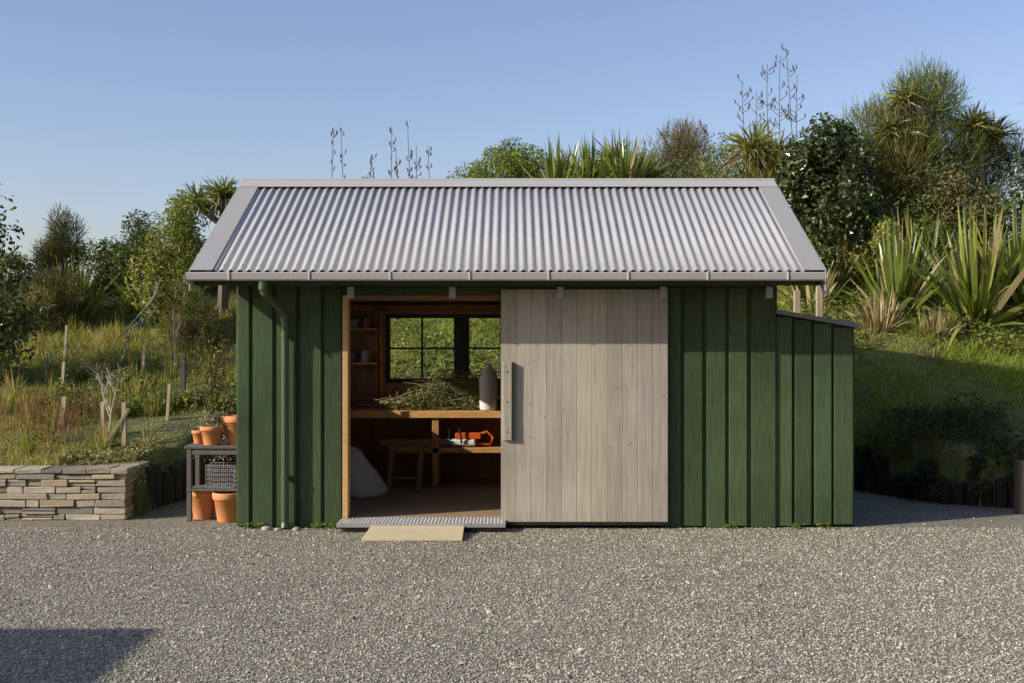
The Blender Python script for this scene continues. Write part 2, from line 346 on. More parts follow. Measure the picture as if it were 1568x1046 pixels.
# downpipe
me=MB()
pts=[(-2.075,9.985,2.15),(-2.075,9.985,2.09),(-2.07,10.0,2.04),(-2.02,10.22,1.95),(-1.975,10.34,1.88),(-1.965,10.365,1.82),(-1.965,10.368,1.6),(-1.965,10.368,.06),(-1.965,10.35,.01)]
me.tube(pts,[.042,.036,.034,.033,.033,.033,.033,.033,.034],16)
me.tube([(-2.075,9.985,2.145),(-2.075,9.985,2.06)],.04,16); me.tube([(-1.965,10.368,1.86),(-1.965,10.368,1.80)],.038,16)
for z in (1.68,.45): me.tube([(-1.965,10.368,z-.012),(-1.965,10.368,z+.012)],.038,16); me.box(-2.0,-1.93,10.385,10.432,z-.012,z+.012)
me.build('downpipe',M_dgreen,shed,bevel=.001)
me=MB(); me.box(-1.50,2.25,10.345,10.429,2.085,2.15,(.55,.55,.55)); me.build('door_track_cover',M_green,shed,bevel=.003)
me=MB()
for x in (-1.392,-.514,.417,1.306,2.22): me.box(x-.028,x+.028,10.325,10.344,2.0,2.10,(1.3,1.3,1.35)); me.box(x-.02,x+.02,10.33,10.37,2.06,2.084)
me.build('track_brackets',M_grey,shed,bevel=.003)
# sliding door
me=MB(); DX0,DX1=-.096,1.351; nb=11; w=(DX1-DX0)/nb
for i in range(nb):
    k=R.uniform(.88,1.12); me.box(DX0+i*w+.0012,DX0+(i+1)*w-.0012,10.372,10.394,.062,2.078,(k,k*R.uniform(.98,1.02),k*R.uniform(.95,1.06)))
for z in (.15,1.05,1.9): me.box(DX0+.01,DX1-.01,10.395,10.417,z,z+.12,(.9,.9,.9))
me.build('sliding_door',M_wood,shed,bevel=.002)
me=MB()
for i in range(20):
    x=R.uniform(DX0+.03,DX1-.03); z=R.uniform(.15,2.0); r=R.uniform(.003,.007)
    me.lathe([(0,0),(r,0)],(0,0,0),12); v=me.V[-1]; me.V[-1]=np.stack([v[:,0]+x,v[:,1]*0+10.3705,v[:,1]*1.5+z],1)
me.build('door_knots',surf('knot_wood',(.24,.205,.165),.7,40),shed)
me=MB(); me.box(-.078,-.002,10.342,10.371,.77,1.45,(.95,.95,.95)); me.build('handle_block',M_wood,shed,bevel=.003)
me=MB(); me.box(.0,.016,10.336,10.371,.775,1.445)
for z in (.84,1.10,1.36): me.box(-.045,-.035,10.338,10.342,z,z+.01)
me.build('door_handle',M_black,shed,bevel=.001)
me=MB(); me.box(DX0,DX1,10.375,10.42,.035,.058); me.build('door_bottom_rail',M_black,shed)
# lean-to
me=MB()
for a,b in ((2.30,2.442),(2.470,2.612),(2.640,2.788),(2.812,2.975)):
    t=1.862-(b-2.3)*.17; me.box(a,b,10.45,10.475,R.uniform(.01,.03),t,gcol())
y=10.49
while y<13.2: me.box(2.972,2.997,y,y+.155,.01,1.74,gcol()); y+=.194
me.build('lean_to_cladding',M_green,shed,bevel=.003)
me=MB(); me.hexa([[2.3,10.476,.01],[2.97,10.476,.01],[2.97,10.5,.01],[2.3,10.5,.01],[2.3,10.476,1.86],[2.97,10.476,1.745],[2.97,10.5,1.745],[2.3,10.5,1.86]],(.7,.7,.7)); me.box(2.95,2.971,10.5,13.3,.01,1.73,(.7,.7,.7)); me.box(2.3,2.95,13.28,13.3,.01,1.73,(.7,.7,.7))
me.build('lean_to_backing',M_green,shed)
me=MB(); me.hexa([[2.3,10.40,1.868],[3.015,10.40,1.742],[3.015,13.35,1.742],[2.3,13.35,1.868],[2.3,10.40,1.905],[3.015,10.40,1.782],[3.015,13.35,1.782],[2.3,13.35,1.905]],(.55,.55,.56)); me.build('lean_to_roof',M_grey,shed,bevel=.003)
# threshold
me=MB(); me.box(-1.49,-.055,10.16,10.52,.05,.082)
for i in range(47):
    for j in range(10):
        x=-1.475+i*.03+.008; y=10.175+j*.034
        me.box(x-.010,x+.010,y-.003,y+.003,.083,.086,(1.5,1.5,1.5),rot=(.8 if (i+j)%2 else -.8))
me.build('tread_plate_threshold',M_steel,shed)
me=MB(); me.box(-1.46,-.08,10.2,10.43,.0,.049); me.build('threshold_bearer',M_post,shed)
me=MB(); me.hexa([[-1.225,9.76,.004],[-.405,9.76,.004],[-.405,10.155,.045],[-1.195,10.155,.045],[-1.225,9.76,.024],[-.405,9.76,.024],[-.405,10.155,.066],[-1.195,10.155,.066]]); me.build('entry_ramp',M_ply,bevel=.002)

# ------------------------------------------------------------------ interior objects
me=MB()
for i in range(5): me.box(-2.2,2.1,12.60+i*.125,12.60+i*.125+.122,.835,.872,(1.2*R.uniform(.85,1.1),)*3)
me.box(-2.2,2.1,12.575,12.598,.80,.87,(1.5,1.4,1.2))
for i in range(4): me.box(-1.3,2.1,12.64+i*.13,12.64+i*.13+.125,.46,.485,(R.uniform(.85,1.1),)*3)
me.box(-1.3,2.1,12.60,12.638,.43,.485,(1.2,1.1,.9))
for x in (-.84,.4,1.7): me.box(x,x+.07,12.60,12.67,.08,.834,(1.1,1,.85)); me.box(x,x+.07,13.12,13.19,.08,.834,(1,.9,.8))
me.build('workbench',M_pine,bevel=.003)
cs=empty('chainsaw')
cx,cy,cz=-.50,12.70,.487
me=MB(); me.box(cx-.15,cx+.12,cy-.07,cy+.08,cz+.01,cz+.085,(.8,.8,.78)); me.build('crankcase',M_plain,cs,bevel=.02)
me=MB(); me.box(cx-.10,cx+.17,cy-.06,cy+.07,cz+.086,cz+.15,(.75,.12,.015)); me.tube([(cx+.15,cy,cz+.13),(cx+.24,cy,cz+.16),(cx+.30,cy,cz+.10),(cx+.27,cy,cz+.03),(cx+.14,cy,cz+.03)],.016,8,(.75,.12,.015)); me.build('engine_cover',M_plain,cs,bevel=.018)
me=MB(); me.tube([(cx-.03,cy-.09,cz+.04),(cx-.05,cy-.09,cz+.19),(cx-.05,cy+.08,cz+.20),(cx-.03,cy+.09,cz+.05)],.011,8,(.02,.02,.02)); me.box(cx-.17,cx-.155,cy-.06,cy+.06,cz+.09,cz+.2,(.02,.02,.02)); me.build('front_handle',M_plain,cs)
me=MB(); me.box(cx-.50,cx-.15,cy-.085,cy-.079,cz+.03,cz+.09,(.25,.25,.25)); me.build('guide_bar',M_plain,cs,bevel=.002)
# prunings pile
me=MB()
for i in range(230):
    p=np.array([R.uniform(-1.35,.45),R.uniform(12.68,13.05),.88]); a=R.uniform(0,6.28); hh=.40*math.exp(-((p[0]+.55)/.65)**2)
    d=np.array([math.cos(a)*1.3,math.sin(a)*.5,R.uniform(-.25,.35)]); d/=np.linalg.norm(d); l=R.uniform(.12,.38)
    p[2]+=R.uniform(0,1)*hh; q=p+d*l*.5+R.normal(size=3)*.02; r=p+d*l
    for v in (p,q,r): v[2]=max(v[2],.88)
    me.tube([p,q,r],[.006,.005,.003],4,(.40,.31,.20))
n=3200; x=R.normal(-.45,.5,n).clip(-1.4,.5); hh=.42*np.exp(-((x+.55)/.62)**2)*R.uniform(.6,1.1,n)
P=np.stack([x,R.uniform(12.64,13.08,n),.885+R.random(n)*hh],1); g=R.uniform(.5,1.3,(n,1))*np.array([[.22,.30,.12],[.28,.29,.16],[.16,.25,.08]])[R.integers(0,3,n)]
me.leaves(P,R.normal(size=(n,3))+[0,0,.8],R.uniform(.03,.07,n),R.uniform(.012,.025,n),g)
me.build('prunings_pile',M_leaf)
def sack(name,x,y,z,rx,ry,h,col):
    me=MB(); n=24; V=[];F=[]; pr=[(.0,0),(.9,.0),(1.08,.06),(1.1,.16),(.98,.34),(.85,.5),(.62,.7),(.50,.86),(.30,.97),(0,1.0)]
    for r,t in pr:
        for k in range(n):
            a=2*math.pi*k/n; w=1+.10*math.sin(3*a+t*5)+.07*math.sin(8*a+t*14)
            V.append((x+rx*r*w*math.cos(a)-.10*t,y+ry*r*w*math.sin(a),z+h*t))
    for i in range(len(pr)-1):
        for k in range(n): F.append([i*n+k,i*n+(k+1)%n,(i+1)*n+(k+1)%n,(i+1)*n+k])
    me.add(V,F,col); me.build(name,M_cloth,smooth=True)
sack('grain_sack',-1.50,11.8,.082,.24,.16,.50,(1.35,1.35,1.35)); sack('grain_sack',-1.85,12.1,.082,.2,.17,.62,(.5,.45,.38))
me=MB(); me.lathe([(0,0),(.085,0),(.095,.02),(.10,.33),(.08,.41),(.035,.45),(.035,.49),(0,.49)],(-.25,12.69,.874),20,(.82,.82,.79)); me.tube([(-.17,12.69,1.29),(-.11,12.69,1.26),(-.10,12.69,1.05),(-.155,12.69,1.0)],.012,6,(.72,.72,.68)); me.build('plastic_jug',M_plain,smooth=True)
me=MB()
for x in (-1.25,-.95):
    me.beam((x,12.15,.085),(x+.02,12.38,.55),.045); me.beam((x,12.52,.085),(x+.02,12.36,.55),.045)
me.beam((-1.35,12.37,.56),(-.80,12.37,.56),.06); me.beam((-1.25,12.2,.22),(-.95,12.2,.22),.03); me.build('sawhorse',surf('stained_timber',(.24,.15,.08),.7))
me=MB()
for z in (1.35,1.72): me.box(-2.2,-1.47,13.0,13.19,z,z+.022)
me.build('wall_shelf',M_pine)
for x,z,r,h,c in ((-1.60,1.372,.05,.13,(.35,.35,.33)),(-1.74,1.372,.045,.11,(.10,.16,.10)),(-1.86,1.372,.05,.15,(.35,.25,.1)),(-1.58,1.742,.055,.12,(.25,.08,.05)),(-1.72,1.742,.05,.10,(.35,.33,.28)),(-1.87,1.742,.06,.15,(.12,.14,.2))):
    me=MB(); me.lathe([(0,0),(r,0),(r*1.03,.004),(r,.01),(r,h-.008),(r*1.04,h),(r*.9,h),(r*.88,h-.006),(0,h-.006)],(x,13.09,z),18,c); me.build('paint_tin',M_plain,smooth=True)
me=MB()
me.tube([(-1.95,13.12,.1),(-1.85,13.2,1.6)],.014,6,(.9,.7,.5)); me.tube([(-1.42,13.12,.9),(-1.44,13.15,1.95)],.014,6,(1.2,.9,.6)); me.box(-1.52,-1.36,13.11,13.14,1.93,2.0,(.3,.3,.3)); me.build('garden_rake',M_pine)

# ------------------------------------------------------------------ stone wall
me=MB(); pal=np.array([[.40,.35,.26],[.33,.29,.22],[.46,.39,.27],[.27,.25,.21],[.38,.31,.20],[.48,.43,.33]])
def sc(): return pal[R.integers(6)]*R.uniform(.8,1.15)
z=0.0
while z<.405:
    h=R.uniform(.03,.068); h=min(h,.42-z) if .42-z>.03 else .03
    x=-3.5
    while x>-9:
        l=R.uniform(.09,.36)
        if R.random()<.25 and h>.05:
            hh=h*R.uniform(.4,.6); me.box(x-l+.004,x-.004,10.85+R.uniform(-.012,.016),11.02,z+.002,z+hh-.002,sc(),j=.004); me.box(x-l+.004,x-.004,10.85+R.uniform(-.012,.016),11.02,z+hh+.001,z+h-.003,sc(),j=.004)
        else: me.box(x-l+.004,x-.004,10.85+R.uniform(-.014,.018),11.02,z+.002,z+h-.003,sc(),j=.005)
        x-=l
    y=10.86
    while y<11.5:
        l=R.uniform(.08,.28); me.box(-3.66,-3.5+R.uniform(-.012,.012),y+.004,y+l-.004,z+.002,z+h-.003,sc(),j=.005); y+=l
    z+=h
x=-3.47
while x>-9:
    l=R.uniform(.16,.42); me.box(x-l+.003,x-.003,10.83+R.uniform(-.01,.02),11.15+R.uniform(-.04,.04),.424,.424+R.uniform(.03,.055),sc()*.85,j=.006); x-=l
y=11.17
while y<11.5: l=R.uniform(.15,.2); me.box(-3.75,-3.48,y+.02,y+l,.424,.465,sc(),j=.005); y+=l
me.build('stone_wall',M_stone,bevel=.005)
me=MB(); me.box(-9,-3.53,10.9,11.12,0,.422,(.15,.14,.12)); me.box(-3.7,-3.53,11.12,11.48,0,.422,(.15,.14,.12)); ob=me.build('core',M_stone); ob.parent=bpy.data.objects['stone_wall']
me=MB(); pts=[Vector((a,b,0)) for a,b in [(-3.5,11.5),(-3.33,12.3),(-2.88,13.95),(-2.7,14.25),(3.2,14.25),(3.55,13.25),(3.95,12.45),(4.3,11.9),(5,11.55),(8,11.4),(14,11.3)]]
for a,b in zip(pts[:-1],pts[1:]):
    n=max(1,int((b-a).length/.125))
    for i in range(n):
        p=a.lerp(b,i/n); rt=p.x>3
        h=R.uniform(.30,.44)-(.14 if rt else 0); r=R.uniform(.05,.065); k=R.uniform(.35,.9)*(.5 if rt else 1)
        me.tube([(p.x,p.y,-.05),(p.x+R.uniform(-.01,.01),p.y,h-.01),(p.x,p.y,h)],[r,r,r*.85],9,(k,k*.95,k*.9))
me.build('retaining_wall',M_post)

# ------------------------------------------------------------------ plant stand & pots
me=MB(); sx0,sx1,sy0,sy1=-2.93,-2.43,10.78,11.12
for i in range(4): me.box(sx0-.02,sx1+.0,sy0+i*.088,sy0+i*.088+.08,.655,.68)
for x in (sx0,sx1-.04):
    for y in (sy0+.01,sy1-.04): me.box(x,x+.04,y,y+.04,.0,.654)
me.box(sx0+.041,sx1-.041,sy0+.015,sy0+.035,.60,.65)
for i in range(4): me.box(sx0+.0,sx1,sy0+i*.088+.002,sy0+i*.088+.078,.27,.29)
me.build('plant_stand',surf('weathered_bench_timber',(.13,.115,.10),.8,12,(.6,5,5),.3,.3,.004),bevel=.003)
def pot(x,y,z,r,h):
    me=MB(); me.lathe([(0,.0),(r*.68,0),(r*.70,.005),(r*.92,h*.76),(r*1.0,h*.77),(r*1.03,h*.79),(r*1.04,h*.97),(r*1.0,h),(r*.93,h),(r*.90,h*.8),(r*.9,h*.86)],(x,y,z),32); ob=me.build('terracotta_pot',M_terra,origin=(x,y,z))
    for p in ob.data.polygons: p.use_smooth=True
    m2=MB(); m2.lathe([(0,h*.87),(r*.905,h*.86)],(x,y,z),24); s=m2.build('soil',M_soil); s.parent=ob; s.matrix_parent_inverse=Matrix.Translation((-x,-y,-z))
pot(-2.83,10.98,0,.125,.27); pot(-2.56,10.80,0,.135,.265); pot(-2.73,10.90,.681,.105,.17); pot(-2.52,10.98,.681,.125,.26); pot(-2.88,11.04,.681,.07,.12)
me=MB(); bx0,bx1,by0,by1,bz0,bz1=-2.77,-2.52,10.84,11.06,.295,.50
for z in np.linspace(bz0,bz1,6):
    me.tube([(bx0,by0,z),(bx1,by0,z),(bx1,by1,z),(bx0,by1,z),(bx0,by0,z)],.003,4,(1,1,1))
for x in np.linspace(bx0,bx1,8): me.tube([(x,by0,bz1),(x,by0,bz0),(x,by1,bz0),(x,by1,bz1)],.0025,4)
for y in np.linspace(by0,by1,7): me.tube([(bx0,y,bz1),(bx0,y,bz0),(bx1,y,bz0),(bx1,y,bz1)],.0025,4)
me.build('wire_basket',surf('wire_grey',(.35,.35,.35),.4))

# ------------------------------------------------------------------ vegetation
def colvar(n,base,v=.25,hv=.1):
    k=R.uniform(1-v,1+v,(n,1)); return np.clip(np.array([base])*k*R.uniform(1-hv,1+hv,(n,3)),0,1)
def gz(x,y): return float(bankh(x,y))
G_BR=(.19,.24,.04); G_MD=(.14,.18,.038); G_DK=(.078,.105,.032); BRN=(.22,.18,.075); YEL=(.29,.29,.075); STR=(.46,.37,.20)
def trunk(me,x,y,z,h,r,lobes,col):
    me.tube([(x,y,z-.1),(x+.03,y,z+h*.35),(x-.02,y,z+h*.6)],[r,r*.75,r*.45],7,col)
    for c in lobes: me.tube([(x,y,z+h*.3),((x+c[0])/2,(y+c[1])/2,(z+h*.4+c[2])/2),(c[0],c[1],c[2])],[r*.5,r*.3,r*.12],5,col)
def shrub(name,x,y,z0,z1,r,pals,n=3500,leaf=.07,lw=.5,nl=16,mat=None,needle=False,fill=.35):
    ry=r; me=MB(); cz=(z0+z1)/2; hz=(z1-z0)/2; lobes=[]
    for i in range(nl):
        while True:
            v=R.uniform(-1,1,3)
            if .25<np.linalg.norm(v)<.82: break
        f=R.uniform(.22,.40); lobes.append((x+v[0]*r,y+v[1]*ry,cz+v[2]*hz,f))
    lobes.append((x+R.uniform(-.2,.2)*r,y,z1-hz*.32,.30))
    trunk(me,x,y,z0,z1-z0,min(.09,r*.1),[l[:3] for l in lobes[:8]],(.10,.075,.05))
    for li,(a,b,c,f) in enumerate(lobes):
        m=int(n/len(lobes)*R.uniform(.7,1.3)); base=np.array(pals[R.integers(len(pals))])*R.uniform(.75,1.25)
        v=R.normal(size=(m,3)); v/=np.linalg.norm(v,axis=1,keepdims=True); rr=R.random((m,1))**fill
        P=np.array([a,b,c])+v*rr*np.array([r*f*1.15,ry*f*1.15,max(hz,r*.6)*f*1.1])
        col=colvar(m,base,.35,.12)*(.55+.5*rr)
        if needle:
            d=v*.6+np.array([0,0,.7])+R.normal(size=(m,3))*.35
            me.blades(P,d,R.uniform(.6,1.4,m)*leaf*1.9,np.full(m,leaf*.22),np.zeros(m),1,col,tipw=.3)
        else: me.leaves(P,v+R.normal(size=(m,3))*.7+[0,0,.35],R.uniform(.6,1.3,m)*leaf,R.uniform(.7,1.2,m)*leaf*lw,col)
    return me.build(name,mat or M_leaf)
def flax(name,x,y,z,Lm,n=110,spread=.55,pals=(G_MD,G_BR,YEL),w=.05,seg=5,r=.18,droop=.35,me=None):
    own=me is None; me=me or MB()
    a=R.uniform(0,6.28,n); e=np.abs(R.normal(0,spread,n)); d=np.stack([np.cos(a)*np.sin(e),np.sin(a)*np.sin(e),np.cos(e)],1)
    B_=np.stack([x+np.cos(a)*R.random(n)*r,y+np.sin(a)*R.random(n)*r,np.full(n,z-.02)],1)
    pi=R.integers(0,len(pals),n); c=np.array(pals)[pi]*R.uniform(.7,1.35,(n,1))
    dead=R.random(n)<.07; c[dead]=np.array(STR)*.8
    me.blades(B_,d,R.uniform(.55,1.1,n)*Lm,R.uniform(.7,1.2,n)*w,droop*np.sin(e)*R.uniform(.3,1.6,n),seg,c)
    if own: return me.build(name,M_gloss)
def cabbage(name,x,y,z,heads,Lf=.55,pals=(G_MD,YEL,G_BR),n=170):
    me=MB(); zt=min(h[2] for h in heads)
    me.tube([(x,y,z-.1),(x+.02,y,(z+zt)/2),(x,y,zt-.25)],[.09,.07,.06],8,(.14,.11,.085))
    for hx,hy,hz in heads:
        me.tube([(x,y,zt-.3),(hx,hy,hz)],[.06,.04],6,(.14,.11,.085))
        v=R.normal(size=(n,3)); v[:,2]=v[:,2]*.75+.45; c=np.array(pals)[R.integers(0,len(pals),n)]*R.uniform(.65,1.3,(n,1))
        low=v[:,2]<-.3; c[low]=np.array([.2,.15,.08])
        me.blades(np.tile([hx,hy,hz],(n,1))+R.normal(size=(n,3))*.04,v,R.uniform(.7,1.1,n)*Lf,np.full(n,.035),R.uniform(.1,.4,n),3,c)
    return me.build(name,M_gloss)
def stalks(name,lst):
    for (x,y,z0,z1) in lst:
        me=MB(); k=R.uniform(-.12,.12); col=(.10,.075,.06)
        P=[(x+k*t*t+.02*math.sin(5*t),y,z0+(z1-z0)*t) for t in np.linspace(0,1,8)]
        me.tube(P,np.linspace(.010,.004,8),5,col)
        for i in range(13):
            t=R.uniform(.55,.99); bx=x+k*t*t; bz=z0+(z1-z0)*t; s=R.choice([-1,1]); l=R.uniform(.05,.13) if x>0 else R.uniform(.015,.05)
            q=(bx+s*l,y+R.uniform(-.05,.05),bz+l*R.uniform(.3,1.2)); me.tube([(bx,y,bz),q],[.005,.004],4,col)
            for j in range(3): me.tube([q,(q[0]+R.uniform(-.02,.02),q[1],q[2]+R.uniform(.03,.07))],[.009,.003],4,col)
        me.build(name,M_stalk)
def bare(name,x,y,z,h,mat,spread=.6,depth=4,r=.02):
    me=MB()
    def br(p,d,l,r,k):
        q=p+d*l+Vector(R.normal(size=3))*l*.06; me.tube([p,(p+q)/2+Vector(R.normal(size=3))*l*.03,q],[r,r*.85,r*.7],5,(1,1,1),cap=False)
        if k==0: return
        for i in range(R.integers(2,4)):
            nd=(d+Vector(R.normal(size=3))*spread+Vector((0,0,.25))).normalized(); br(q if i else p.lerp(q,.8),nd,l*R.uniform(.5,.8),r*.62,k-1)
    br(Vector((x,y,z-.05)),Vector((0,0,1)),h*.38,r,depth); return me.build(name,mat)

# left crest
shrub('broadleaf_shrub',-6.65,14.6,.95,3.05,.8,[G_DK,G_MD],5200,.10,.5,20,M_gloss)
shrub('manuka_shrub',-7.1,19,2.2,3.65,.42,[BRN,G_DK],4200,.07,needle=True)
shrub('evergreen_shrub',-5.9,18.6,2.0,3.6,.62,[G_DK,G_MD],5200,.06,nl=22)
shrub('evergreen_shrub',-4.68,16.8,1.4,3.65,.62,[G_BR,G_BR,YEL],11000,.06,nl=28)
for i,x in enumerate((-8.2,-7.4,-6.6,-5.9,-5.2,-4.5,-3.8,-3.1)): shrub('evergreen_shrub',x,19.6+.3*(i%2),2.0,3.05+.25*((i*3)%4)/3,.62,[[G_DK,G_MD],[BRN,G_MD],[G_BR,G_MD]][i%3],3800,.065,nl=18)
shrub('manuka_shrub',-4.35,16.2,1.1,2.3,.45,[BRN,G_MD],3600,.06,needle=True)
shrub('evergreen_shrub',-3.7,18.5,2.0,3.3,.6,[G_MD,BRN],3500,.06)
shrub('evergreen_shrub',-8.0,17,1.7,3.3,.8,[G_DK,G_MD],3800,.08)
shrub('evergreen_shrub',-5.3,19.8,2.2,3.3,.7,[G_DK,BRN],3000,.07)
shrub('manuka_shrub',-6.5,17.2,1.5,2.6,.55,[BRN,G_MD,STR],3000,.07,needle=True)
cabbage('cabbage_tree',-4.35,18,2.0,[(-4.35,18,3.75),(-4.75,18,3.6)],.42)
flax('flax_bush',-6.6,18,1.9,1.05,90); flax('flax_bush',-5.6,18.2,2.0,.9,80); flax('flax_bush',-7.2,17.2,1.7,.8,80); flax('flax_bush',-6.4,17.6,1.8,.8,80)
for i in range(9):
    x=-9-i*1.6+R.uniform(-.4,.4); y=R.uniform(17,20); shrub('evergreen_shrub',x,y,2,2+R.uniform(1.3,2.6),R.uniform(.8,1.2),[G_DK,G_MD,BRN],2200,.11)
# crest behind the shed
shrub('evergreen_shrub',-2.4,20,2.6,4.32,.6,[G_BR,G_MD],2500,.07)
shrub('evergreen_shrub',-1.2,20.5,2.6,4.1,.9,[G_MD],2500,.07)
shrub('evergreen_shrub',-.12,20,3.3,4.95,.80,[G_BR,G_BR,G_MD],11000,.06,nl=40,fill=.25); shrub('evergreen_shrub',-.62,20.1,3.2,4.6,.5,[G_BR,G_MD],4000,.06)
shrub('evergreen_shrub',.45,20.8,2.9,4.9,.5,[G_DK,G_MD],3500,.07)
for hx,ht in ((.75,3.65),(1.25,3.75),(1.75,3.75),(1.0,3.5),(2.1,3.5)): flax('flax_bush',hx,19+R.uniform(-.3,.3),ht+.05,1.1,120,.6,(G_MD,G_BR,G_MD),.05)
shrub('evergreen_shrub',1.4,19.6,2.8,3.95,1.1,[G_DK,G_MD],3500,.07)
cabbage('cabbage_tree',1.6,19.2,2.8,[(1.65,19.2,4.35),(.85,19.3,4.15),(2.1,19.3,4.1)],.6,(G_MD,G_BR,YEL))
shrub('manuka_shrub',3.0,21,3.0,5.35,.9,[BRN,(.19,.14,.09),G_MD],11000,.08,needle=True,nl=22)
shrub('manuka_shrub',2.3,20,3.0,4.6,.5,[G_MD,BRN],3500,.07,needle=True)
shrub('evergreen_shrub',3.25,19,2.8,4.85,.95,[G_MD,G_BR,YEL],7500,.065,nl=24)
flax('flax_bush',3.0,18.3,3.1,1.05,110,.6,(G_MD,YEL)); flax('flax_bush',3.9,18.6,3.7,1.2,150,.55,(YEL,YEL,G_BR),.055)
cabbage('cabbage_tree',3.85,18.4,2.8,[(3.7,18.4,4.5),(4.05,18.5,4.35)],.6,(YEL,YEL,G_BR))
shrub('broadleaf_tree',4.45,17,2.3,4.75,.78,[G_DK,G_DK,G_MD],7500,.10,.55,26,M_gloss)
shrub('broadleaf_tree',5.1,18.2,2.4,4.9,.7,[G_MD,G_DK],5500,.085,.5,22,M_gloss)
shrub('manuka_tree',6.4,19,2.7,5.85,1.2,[BRN,G_MD,(.19,.18,.05)],21000,.085,needle=True,nl=34)
shrub('manuka_tree',7.4,19.6,2.7,5.3,1.0,[G_MD,BRN],12000,.085,needle=True,nl=24)
cabbage('cabbage_tree',6.2,18.6,2.6,[(6.1,18.6,5.3),(5.85,18.5,4.8)],.5,(YEL,G_MD,BRN),120)
cabbage('cabbage_tree',7.3,18.6,2.6,[(7.15,18.6,4.9),(7.55,18.7,4.75)],.5,(G_MD,YEL,BRN),120)
shrub('evergreen_shrub',6.6,17.6,2.4,4.3,1.0,[G_MD,BRN,G_DK],7000,.07,nl=24)
shrub('evergreen_shrub',5.9,17.2,2.3,3.7,.8,[G_MD,G_BR],5000,.07,nl=20)
shrub('evergreen_shrub',8.0,18,2.4,4.9,.9,[G_MD,G_DK],6000,.085,nl=20,mat=M_gloss)
shrub('evergreen_shrub',7.9,16.6,2.3,3.8,.8,[G_MD,G_BR],4500,.07)
shrub('evergreen_shrub',5.3,16.6,2.2,3.3,.6,[YEL,G_BR,G_MD],3000,.075)
shrub('evergreen_shrub',4.1,16.4,2.1,2.9,.5,[G_MD,G_DK],2600,.07)
cabbage('cabbage_tree',8.6,18,2.4,[(8.3,17.8,5.3),(8.8,18,5.1)],.65)
flax('flax_bush',5.0,15.6,1.85,1.35,130,.6,(G_MD,G_BR),.055); flax('flax_bush',5.9,15.2,1.75,1.6,170,.66,(G_BR,G_MD,YEL),.07)
flax('flax_bush',6.6,15.5,1.85,1.65,180,.66,(G_BR,YEL,G_MD),.075); flax('flax_bush',5.5,16.2,2.1,1.3,120,.6); flax('flax_bush',7.3,15,1.75,1.5,140,.6)
flax('flax_bush',4.0,15.9,1.95,.8,90,.6,(G_MD,STR)); flax('flax_bush',4.6,17.0,2.35,1.2,110,.6,(YEL,STR,G_MD))
flax('dry_grass_tussock',4.6,15.0,1.7,.6,260,.7,(STR,STR,BRN),.015,droop=.7); flax('dry_grass_tussock',5.2,14.7,1.6,.5,220,.7,(STR,BRN),.014,droop=.7)
for i in range(9):
    x=9.5+i*1.5+R.uniform(-.4,.4); y=R.uniform(16.5,19); shrub('evergreen_shrub',x,y,2.3,2.3+R.uniform(1.8,3.0),R.uniform(.9,1.3),[G_DK,G_MD,BRN],2200,.11)
for i in range(10):
    x=-3+i*1.3; shrub('evergreen_shrub',x,22.5+R.uniform(0,1),2.9,3.6+.1*i,.9,[G_DK,G_MD],1500,.1)
# low dark plants spilling over the right-hand edging
for i,x in enumerate(np.arange(3.75,9,.42)):
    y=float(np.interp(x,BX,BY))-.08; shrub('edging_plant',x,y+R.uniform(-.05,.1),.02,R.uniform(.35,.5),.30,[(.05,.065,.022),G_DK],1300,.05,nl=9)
stalks('flax_flower_stalk',[(3.5,18,3.3,5.45),(3.68,18,3.3,5.3),(3.85,18.1,3.3,5.75),(4.0,18,3.3,5.85),(4.22,18,3.3,5.95),(4.3,18.2,3.3,5.6),
 (-2.89,19,2.5,4.95),(-2.66,19,2.5,4.9),(-1.92,19,2.5,4.95),(-1.75,19,2.5,4.6),(-1.6,19,2.5,5.05),(-1.5,19,2.5,4.65),(-1.28,19,2.5,4.65),(-2.3,19,2.5,4.5),(3.1,18.4,3.2,4.9)])
for a in ((-4.12,12.3,1.15,M_pale,.55,4,.014),(-5.1,15.6,1.3,M_pale,.5,4,.013),(-4.7,13.4,.9,M_bark,.6,4,.01),(-5.7,14.6,.9,M_pale,.5,3,.01),(-4.3,15.2,.8,M_pale,.5,3,.01),(-3.6,13.6,.8,M_bark,.5,3,.01)):
    bare('bare_sapling',a[0],a[1],gz(a[0],a[1]),*a[2:])
# magnolia
me=MB(); tips=[]
for k in range(9):
    p=np.array([-2.95,12.3,.42]); d=np.array([R.uniform(-.5,.5),R.uniform(-.4,.4),1.3])
    q=p+d*.45; r=q+np.array([R.uniform(-.25,.25),R.uniform(-.2,.2),R.uniform(.3,.6)]); me.tube([p,q,r],[.014,.008,.004],5,(.12,.09,.06)); tips+= [q,r,(q+r)/2]
    for j in range(4):
        s=q+(r-q)*R.random(); t=s+R.normal(size=3)*.12+[0,0,.08]; me.tube([s,t],[.004,.002],4,(.12,.09,.06)); tips.append(t)
P=np.repeat(np.array(tips),5,axis=0); P=P+R.normal(size=P.shape)*.06
me.leaves(P,R.normal(size=P.shape),R.uniform(.04,.07,len(P)),R.uniform(.02,.032,len(P)),np.array([[.35,.12,.06],[.12,.16,.04],[.30,.22,.07],[.16,.19,.05]])[R.integers(0,4,len(P))]*R.uniform(.7,1.2,(len(P),1)))
me.build('magnolia_sapling',M_leaf)
me=MB(); n=260; P=np.stack([R.normal(-2.85,.13,n),R.normal(11.9,.12,n),R.uniform(.42,.75,n)],1)
P2=np.stack([R.normal(-2.72,.06,n),R.normal(10.92,.05,n),R.uniform(.83,.98,n)],1)
